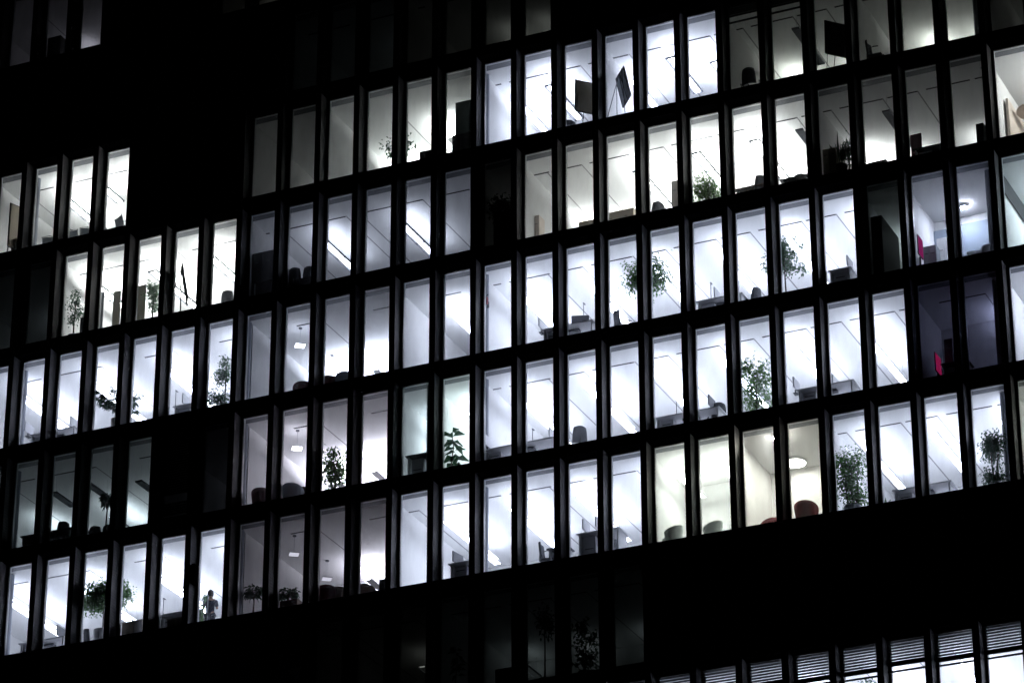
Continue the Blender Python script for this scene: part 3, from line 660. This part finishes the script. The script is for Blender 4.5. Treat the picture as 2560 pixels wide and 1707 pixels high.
glow_screen(3, aty((3, 1), 1397, 785, 1.3), D2(90), .42, .6, 'magenta and blue wall picture in a bluish room', MAG)
p = aty((3, 0), 1350, 1400, 1.1); t = thing('pink_panel', 'dim pink panel behind a black desk, ' + where(4, p.x/PX), 'panel', (p.x, p.y, zf(4)+.001))
MB().box(-.12, .22, 0, .03, .25, 1.35).build('panel', mat('dusty pink board', (.3, .1, .13)), t); MB().box(-.14, .24, -.02, .05, 0, .25).build('foot', M_dgrey, t)

# pendant, globe, ring and disc lamps
def square_pendant(r, p, col, s, label, h=2.6):
    t = thing('square_pendant_lamp', label + ', ' + where(r, p[0]), 'pendant lamp', (p[0]*PX, p[1], zf(r)+h), .62, 'square pendant lamps over the lounge seats')
    a = .165; hb = MB(); hb.box(-a, a, -a, -a+.012, 0, .02); hb.box(-a, a, a-.012, a, 0, .02); hb.box(-a, -a+.012, -a+.012, a-.012, 0, .02); hb.box(a-.012, a, -a+.012, a-.012, 0, .02)
    hb.build('housing', M_mesh, t)
    MB().box(-a+.013, a-.013, -a+.013, a-.013, .002, .018).build('diffuser', emit(col, s), t)
    MB().tube([(0, 0, .019), (0, 0, HEAD-h-.02)], .004, 5).build('cable', M_mesh, t)
    MB().lathe([(.06, HEAD-h-.035), (.06, HEAD-h-.002), (0, HEAD-h-.001)], 12).build('canopy', M_dgrey, t)
for r, s in ((3, 14), (2, 16), (1, .8)):  # lamps of the lowest row are off; faint glow put into their diffusers
    for y in (2.02, 4.25): square_pendant(r, (5.98, y), BLUE if r == 3 else LIL, s, ('unlit' if s < 1 else 'glowing') + ' square pendant lamp, ' + ('nearer the glass' if y < 3 else 'deeper inside'))
def disc_lamp(name, r, x, y, h, rad, col, s, label, m=M_white, inner=.6):
    t = thing(name, label + ', ' + where(r, x), 'ceiling lamp', (x*PX, y, zf(r)+h))
    MB().lathe([(rad*.97, .0), (rad, .02), (rad, .06), (rad*.8, .08), (0, .081)], 28).build('shade', m, t, True)
    MB().lathe([(rad*inner, -.014), (rad*inner, -.002), (0, -.001)], 28).build('diffuser', emit(col, s), t)
    if HEAD-h > .1: MB().tube([(0, 0, .08), (0, 0, HEAD-h-.002)], .012, 6).build('stem', M_chrome, t)
disc_lamp('round_ceiling_lamp', 1, 17.68, 3.1, 3.15, .33, CRM, 28, 'round glowing ceiling lamp in a cream room', M_white, .93)
disc_lamp('round_ceiling_lamp', 1, 17.83, 1.2, 3.15, .22, CRM, 220, 'round ceiling lamp hidden behind a pier', M_white, .93)
disc_lamp('round_pendant_lamp', 4, 23.5, 3.1, 2.4, .55, NEU, 3, 'large beige round pendant shade', M_taupe, .3)
disc_lamp('globe_lamp', 3, 21.82, 2.85, 3.14, .1, BLUE, 700, 'small dazzling round lamp in a bluish room', M_white, .9)
p = atz((1, 0), 865, 1480, 5, 2.3)
disc_lamp('round_pendant_lamp', 5, p.x/PX, p.y, 2.3, .2, NEU, 10, 'bright small shade at the pier edge', M_white, .9)

p = aty((1, 1), 2122, 1225, 1.0); t = thing('fire_extinguisher', 'small red fire extinguisher on the column, ' + where(3, p.x/PX), 'fire extinguisher', (p.x, p.y-.02, p.z-.2))
MB().lathe([(.04, .2), (.045, .22), (.045, .38), (.03, .43), (.0, .44)], 14).build('cylinder', M_red2, t, True)
MB().tube([(0, 0, .44), (0, 0, .5), (.06, -.03, .5)], .018, 6).build('valve', M_black, t); MB().box(-.04, .04, .06, .09, .1, .3).build('bracket', M_dgrey, t)
# plants
def leaf(mb, p, d, ln, wd, droop):
    d = d.normalized(); s = d.cross(Vector((rnd.uniform(-.4, .4), rnd.uniform(-.4, .4), 1))).normalized(); up = s.cross(d)
    a = p; b = p+d*ln*.5+up*ln*.08; c = p+d*ln-Vector((0, 0, droop*ln))
    n = len(mb.v); mb.v += [tuple(a), tuple(b+s*wd), tuple(c), tuple(b-s*wd)]; mb.face((n, n+1, n+2)); mb.face((n, n+2, n+3))
def plant(name, label, r, t, xc, ytop, ybot, wpx, dep=1.0, kind='ficus', lm=None, n=300, pot=M_pot, trunk=True, cat='plant', ls=1.0, stems=1, potr=.2, poth=.4, dens=22):
    a = aty(t, xc, ytop, dep); b = aty(t, xc, ybot, dep); L = aty(t, xc-wpx/2, (ytop+ybot)/2, dep); R = aty(t, xc+wpx/2, (ytop+ybot)/2, dep)
    x = a.x*.5+b.x*.5; h1 = a.z-zf(r); h0 = max(.3, b.z-zf(r)); rx = max(.1, (R.x-L.x)/2); zc = (h0+h1)/2; rz = (h1-h0)/2
    o = thing(name, label + ', ' + where(r, x/PX), cat, (x, dep, zf(r)+.001), 0, 'office plants')
    lm = lm or M_leaf; ry = min(rx, .42)
    tr = MB(); cr = MB(); rnd.seed(int(xc*7+ytop+r*31)); poth = min(poth, max(.2, h0*.9))
    if kind in ('ficus', 'sparse', 'column'):
        cl = []
        for k in range(dens):
            for _ in range(30):
                u = Vector((rnd.uniform(-1, 1), rnd.uniform(-1, 1), rnd.uniform(-1, 1)))
                if kind == 'column' or .15 < u.length < 1: break
            if kind == 'column': u.x *= (.75+.25*rnd.random()); u.y *= .8
            cl.append(Vector((u.x*rx*.88, u.y*ry*.9, zc+u.z*rz*.92)))
        for s in range(stems):
            ox = (s-(stems-1)/2)*.16
            tr.tube([(ox*.6, 0, poth-.02), (ox+rnd.uniform(-.03, .03), rnd.uniform(-.03, .03), poth+(zc-poth)*.5), (ox*1.3+rnd.uniform(-.05, .05), 0, zc+rz*.3)], [.028, .022, .012], 6)
        for c in cl:
            st = Vector((rnd.choice([0, .0, .05]) , 0, max(poth, min(zc+rz*.2, c.z-.25*abs(c.x)-.12)))); tr.tube([st, (st+c)/2+Vector((0, 0, .04)), c], [.009, .007, .003], 4)
        sg = (.13 if kind != 'sparse' else .1)
        for k in range(int(n*2.6)):
            c = cl[k % len(cl)]; d = Vector((rnd.gauss(0, 1), rnd.gauss(0, 1), rnd.gauss(-.25, .8)))
            p = c+Vector((rnd.gauss(0, sg*min(1, rx/.4)), rnd.gauss(0, sg*min(1, ry/.4)), rnd.gauss(0, sg)))
            leaf(cr, p, d, rnd.uniform(.07, .125)*ls, rnd.uniform(.02, .034)*ls, .25)
    elif kind == 'palm':
        tr.tube([(0, 0, poth-.02), (.02, 0, h0+.1)], [.03, .02], 6)
        for k in range(16):
            a2 = k*2.4; el = rnd.uniform(.1, 1.1); ln = rx*rnd.uniform(.7, 1.1); p = Vector((0, 0, h0+.1)); d = Vector((math.cos(a2), math.sin(a2)*.6, el)).normalized()
            pts = [p+d*ln*s-Vector((0, 0, .5*ln*s*s)) + Vector((0, 0, rz*.9*s)) for s in (0, .33, .66, 1)]
            tr.tube(pts, [.008, .007, .005, .003], 4)
            for s in range(n//16):
                q = rnd.uniform(.25, 1)*3; i = min(2, int(q)); f = q-i; pp = pts[i].lerp(pts[i+1], f)
                leaf(cr, pp, d+Vector((rnd.gauss(0, .7), rnd.gauss(0, .7), rnd.gauss(-.7, .4))), rnd.uniform(.13, .24)*ls, rnd.uniform(.012, .022)*ls, .4)
    elif kind == 'spiky':
        for k in range(n):
            a2 = rnd.uniform(0, 6.28); ln = (h1-poth)*rnd.uniform(.6, 1); d = Vector((math.cos(a2)*.35, math.sin(a2)*.25, 1))
            leaf(cr, Vector((math.cos(a2)*.06, math.sin(a2)*.06, poth-.05)), d, ln, .03, -.02)
    elif kind == 'rubber':
        tr.tube([(-.1, 0, poth), (0, 0, zc), (-.08, 0, h1-.1)], [.02, .016, .01], 6)
        for k in range(n):
            s = k/n; a2 = k*2.4; leaf(cr, Vector((.05*math.sin(s*5), 0, h0+(h1-h0)*s)), Vector((math.cos(a2), math.sin(a2)*.6, rnd.uniform(-.5, .5))), rnd.uniform(.24, .34)*ls, rnd.uniform(.07, .1)*ls, .35)
    if tr.v: tr.build('trunk', M_bark, o, True)
    cr.build('crown', lm, o)
    MB().lathe([(potr*.78, 0), (potr, poth), (potr*.93, poth), (potr*.9, poth-.03), (0, poth-.031)], 18).build('pot', pot, o, True)
    return o
plant('ficus_tree', 'big dark round ficus split by a pier', 3, (2, 1), 1222, 800, 1150, 420, 1.0, 'ficus', M_leaf, 900, dens=34)
plant('ficus_tree', 'loose tall ficus split by a pier', 3, (3, 1), 155, 600, 1060, 370, 1.0, 'sparse', M_leafg, 520, dens=34)
plant('ficus_tree', 'dense bright green ficus', 2, (2, 2), 2235, 190, 600, 260, 1.0, 'column', M_leafl, 620, dens=30)
plant('ficus_tree', 'tall columnar green shrub in a grey tub', 1, (3, 2), 765, 1000, 1500, 250, 1.0, 'column', M_leaf, 760, dens=40, stems=3, poth=.52, potr=.26)
plant('ficus_tree', 'round topped little tree with bare twin stems', 1, (3, 2), 2075, 880, 1075, 200, 1.0, 'ficus', M_leafb, 420, dens=16, stems=2)
plant('leafy_plant', 'low leafy plant at a little tree\'s foot', 1, (3, 2), 2090, 1190, 1320, 190, .9, 'ficus', M_leafb, 200, dens=12)
plant('ficus_tree', 'broad dark tree on a slanting bare trunk', 1, (0, 3), 960, 600, 930, 480, 1.05, 'ficus', M_leaf, 1500, M_potw, dens=44, potr=.3, poth=.72)
plant('palm_plant', 'drooping palm with narrow leaves in a tall tub', 3, (0, 2), 1075, 400, 690, 440, 1.0, 'palm', M_leafb, 420, M_taupe, potr=.17, poth=.85, ls=1.1)
plant('ficus_tree', 'slender loose tree beside a pier', 3, (0, 2), 2070, 150, 420, 170, 1.0, 'sparse', M_leafg, 200, dens=14)
plant('leafy_plant', 'dark bushy plant beside a slender tree', 3, (0, 2), 2025, 490, 620, 200, .95, 'ficus', M_leafb, 190, dens=14)
plant('ficus_tree', 'thin straggly plant in a blue pot', 4, (0, 1), 690, 1060, 1450, 150, 1.0, 'sparse', M_leafb, 170, M_grfab, dens=14, poth=.5)
plant('ficus_tree', 'small leaved grey green tree beside a brown board', 4, (0, 1), 1410, 965, 1330, 150, 1.0, 'sparse', M_leafg, 260, dens=20)
plant('ficus_tree', 'pale green bushy plant', 4, (2, 1), 1800, 50, 290, 240, 1.0, 'ficus', M_leafl, 420, dens=26)
plant('spiky_plant', 'spiky upright leaves beside a beige cabinet', 4, (3, 0), 665, 1225, 1480, 150, .9, 'spiky', M_leafb, 12, M_black, poth=.7)
plant('leafy_plant', 'black bushy plant beside spiky leaves', 4, (3, 0), 735, 1345, 1480, 120, .9, 'ficus', M_leafb, 120, M_black, dens=10)
plant('leafy_plant', 'black plant on a black cabinet', 4, (1, 1), 2240, 270, 400, 210, .9, 'ficus', M_leafb, 170, M_black, dens=12, ls=1.3)
plant('leafy_plant', 'dark broad leaved climber behind a pier', 5, (1, 0), 1290, 1290, 1470, 220, .9, 'ficus', M_leafb, 110, M_black, dens=10, ls=1.4)
plant('ficus_tree', 'olive tree with small leaves', 2, (1, 2), 715, 950, 1370, 225, 1.0, 'sparse', M_leaf, 620, dens=34, stems=2)
plant('rubber_plant', 'rubber plant with large dark leaves', 2, (1, 2), 1815, 800, 1130, 200, .95, 'rubber', M_leafb, 20, M_grfab, ls=1.5)
plant('palm_plant', 'hanging dark fronds at a pier', 2, (0, 2), 985, 1300, 1560, 90, 1.0, 'palm', M_leafb, 160, M_black)
plant('leafy_plant', 'dark plant against the column', 1, (0, 3), 2330, 640, 830, 150, 1.1, 'palm', M_leafb, 160, M_potw)
plant('leafy_plant', 'low spreading plant in a brown trough', 1, (1, 3), 290, 715, 810, 190, .85, 'palm', M_leafb, 160, M_wood)
plant('leafy_plant', 'sprig of pale leaves at a white corner', 1, (3, 2), 1090, 1415, 1490, 50, .9, 'spiky', M_leafg, 10, M_potw, potr=.1)
plant('leafy_plant', 'dark plant in a black office', 0, (1, 3), 1850, 1215, 1500, 170, 1.0, 'rubber', M_leafb, 16, M_black)
plant('leafy_plant', 'tangled dark climber in a black office', 0, (2, 3), 670, 1000, 1450, 230, 1.0, 'sparse', M_leafg, 160, M_black, dens=16, ls=1.5)
plant('leafy_plant', 'dark bushy plant in a black office', 0, (2, 3), 300, 900, 1150, 160, 1.1, 'ficus', M_leafb, 90, M_black, dens=10, ls=1.4)
plant('ficus_tree', 'plant peeping over the bottom picture edge', -1, (3, 3), 905, 1545, 1700, 130, 1.0, 'ficus', M_leafg, 130, dens=10)
plant('leafy_plant', 'small green plant left of the standing person', 1, (0, 3), 1835, 915, 960, 60, 1.2, 'ficus', M_leafl, 50, M_potw, dens=6, potr=.1)
# slim stem with round leaves in front of the person
p = aty((0, 3), 1910, 760, 1.15); t = thing('orchid_plant', 'slim stem with round drooping leaves before the person, ' + where(1, p.x/PX), 'plant', (p.x, p.y, zf(1)+.001), 0, 'office plants')
H = p.z-zf(1)
MB().tube([(0, 0, .3), (.0, 0, H)], .018, 6).build('stem', M_mesh, t)
cr = MB()
for dx, dz, ln in ((-1, -.2, .26), (-1, .5, .22), (-.8, -.9, .24)): leaf(cr, Vector((0, 0, H-.03)), Vector((dx, .2, dz)), ln, .07, .2)
cr.build('leaf', M_leafg, t); MB().lathe([(.1, 0), (.13, .3), (.0, .301)], 14).build('pot', M_potw, t, True)

# ------------------------------------------------------------------ the person
def skin(name, verts, edges, rad, m, parent, sub=1):
    me = bpy.data.meshes.new(name); me.from_pydata(verts, edges, []); o = bpy.data.objects.new(name, me); COL.objects.link(o); o.parent = parent
    me.materials.append(m); sk = o.modifiers.new('skin', 'SKIN'); sk.use_smooth_shade = True
    for i, v in enumerate(me.skin_vertices[0].data): v.radius = (rad[i] if isinstance(rad[i], tuple) else (rad[i], rad[i])); v.use_root = (i == 0)
    ss = o.modifiers.new('sub', 'SUBSURF'); ss.levels = sub; ss.render_levels = sub
    return o
pp = aty((0, 3), 1935, 735, 1.6)
hgt = pp.z-zf(1); k = hgt/1.70
P = thing('person', 'person in dark short sleeved shirt, hand raised, ' + where(1, pp.x/PX), 'person', (pp.x, 1.6, zf(1)+.001), D2(200))
P.scale = (k, k, k)
# body, facing -y locally; left arm hangs, right arm bent up to the face
V = [(0, 0, .95), (0, .01, 1.12), (0, .0, 1.3), (0, .0, 1.42), (0, -.01, 1.49), (0, -.02, 1.56), (0, -.03, 1.64),
     (.17, 0, 1.39), (.23, .03, 1.12), (.24, -.03, .88), (.24, -.05, .8),
     (-.17, 0, 1.39), (-.22, -.06, 1.14), (-.15, -.2, 1.33), (-.09, -.16, 1.47),
     (.09, 0, .9), (.1, -.01, .5), (.1, .02, .1), (.1, -.12, .04), (-.09, 0, .9), (-.1, -.01, .5), (-.1, .02, .1), (-.1, -.12, .04)]
Ed = [(0, 1), (1, 2), (2, 3), (3, 4), (4, 5), (5, 6), (3, 7), (7, 8), (8, 9), (9, 10), (3, 11), (11, 12), (12, 13), (13, 14), (0, 15), (15, 16), (16, 17), (17, 18), (0, 19), (19, 20), (20, 21), (21, 22)]
Rd = [.13, .115, .125, .1, .05, .075, .085, .055, .045, .032, .028, .055, .045, .032, .028, .085, .058, .042, .035, .085, .058, .042, .035]
for hx, hy, hz, s in ((.24, -.05, .8, 1), (-.09, -.16, 1.47, -1)):
    for f in range(4):                                   # four fingers and a thumb on each hand
        i = len(V); root = 10 if s > 0 else 14; dz = -.05 if s > 0 else .05; ln = (.9, 1, .95, .8)[f]
        V += [(hx+(f-1.5)*.018, hy-.01, hz+dz*.7), (hx+(f-1.5)*.02, hy-.03, hz+dz*(1.1+.5*ln))]; Ed += [(root, i), (i, i+1)]; Rd += [.009, .008]
    i = len(V); V += [(hx-.035*s, hy-.03, hz+dz*.3), (hx-.04*s, hy-.055, hz+dz*.8)]; Ed += [(root, i), (i, i+1)]; Rd += [.011, .009]
body = skin('body', V, Ed, Rd, M_skin, P)
M_shirt = mat('dark navy cotton', (.012, .014, .03), .9); M_trou = mat('charcoal trousers', (.03, .033, .045), .9); M_hair = mat('dark brown hair', (.02, .015, .012), .7)
skin('shirt', [(0, 0, .84), (0, .01, 1.12), (0, 0, 1.3), (0, 0, 1.41), (.18, 0, 1.38), (.22, .025, 1.18), (-.18, 0, 1.38), (-.215, -.05, 1.19)], [(0, 1), (1, 2), (2, 3), (3, 4), (4, 5), (3, 6), (6, 7)], [(.17, .13), (.155, .125), (.17, .135), (.12, .11), .075, .07, .075, .07], M_shirt, P)
skin('trousers', [(0, 0, .95), (.09, 0, .86), (.1, -.01, .5), (.1, .02, .08), (-.09, 0, .86), (-.1, -.01, .5), (-.1, .02, .08)], [(0, 1), (1, 2), (2, 3), (0, 4), (4, 5), (5, 6)], [(.16, .125), .1, .075, .065, .1, .075, .065], M_trou, P)
mb = MB()
mb.lathe([(.0, 1.775), (.05, 1.77), (.09, 1.73), (.105, 1.66), (.1, 1.6), (.085, 1.55), (.0, 1.57)][::-1], 14, 0, 0, .02); mb.build('hair', M_hair, P, True)
mb = MB(); mb.box(-.012, .012, -.135, -.1, 1.6, 1.64); mb.build('nose', M_skin, P)
for s in (-1, 1): MB().lathe([(.0, 1.635), (.012, 1.642), (.012, 1.65), (.0, 1.656)], 8, 0, s*.035, -.1).build('eye', M_black, P)
MB().box(-.025, .025, -.112, -.1, 1.565, 1.575).build('mouth', mat('lips', (.3, .1, .09)), P)

# same label twice: tell them apart by place
from collections import defaultdict
by = defaultdict(list)
for o in bpy.data.objects:
    if o.parent is None and 'label' in o.keys(): by[o['label']].append(o)
for lab, os_ in by.items():
    if len(os_) > 1:
        os_.sort(key=lambda o: o.location.x*2+o.location.y)
        names = ['left one', 'right one'] if len(os_) == 2 else ['left one', 'middle one', 'right one'] if len(os_) == 3 else [ORD[k+1]+' one' for k in range(len(os_))]
        for o, nm in zip(os_, names): o['label'] = lab + ', ' + nm
for o in bpy.data.objects:
    if o.parent is None and 'label' in o.keys() and len(o['label'].split()) > 16: print('LONG', o['label'])
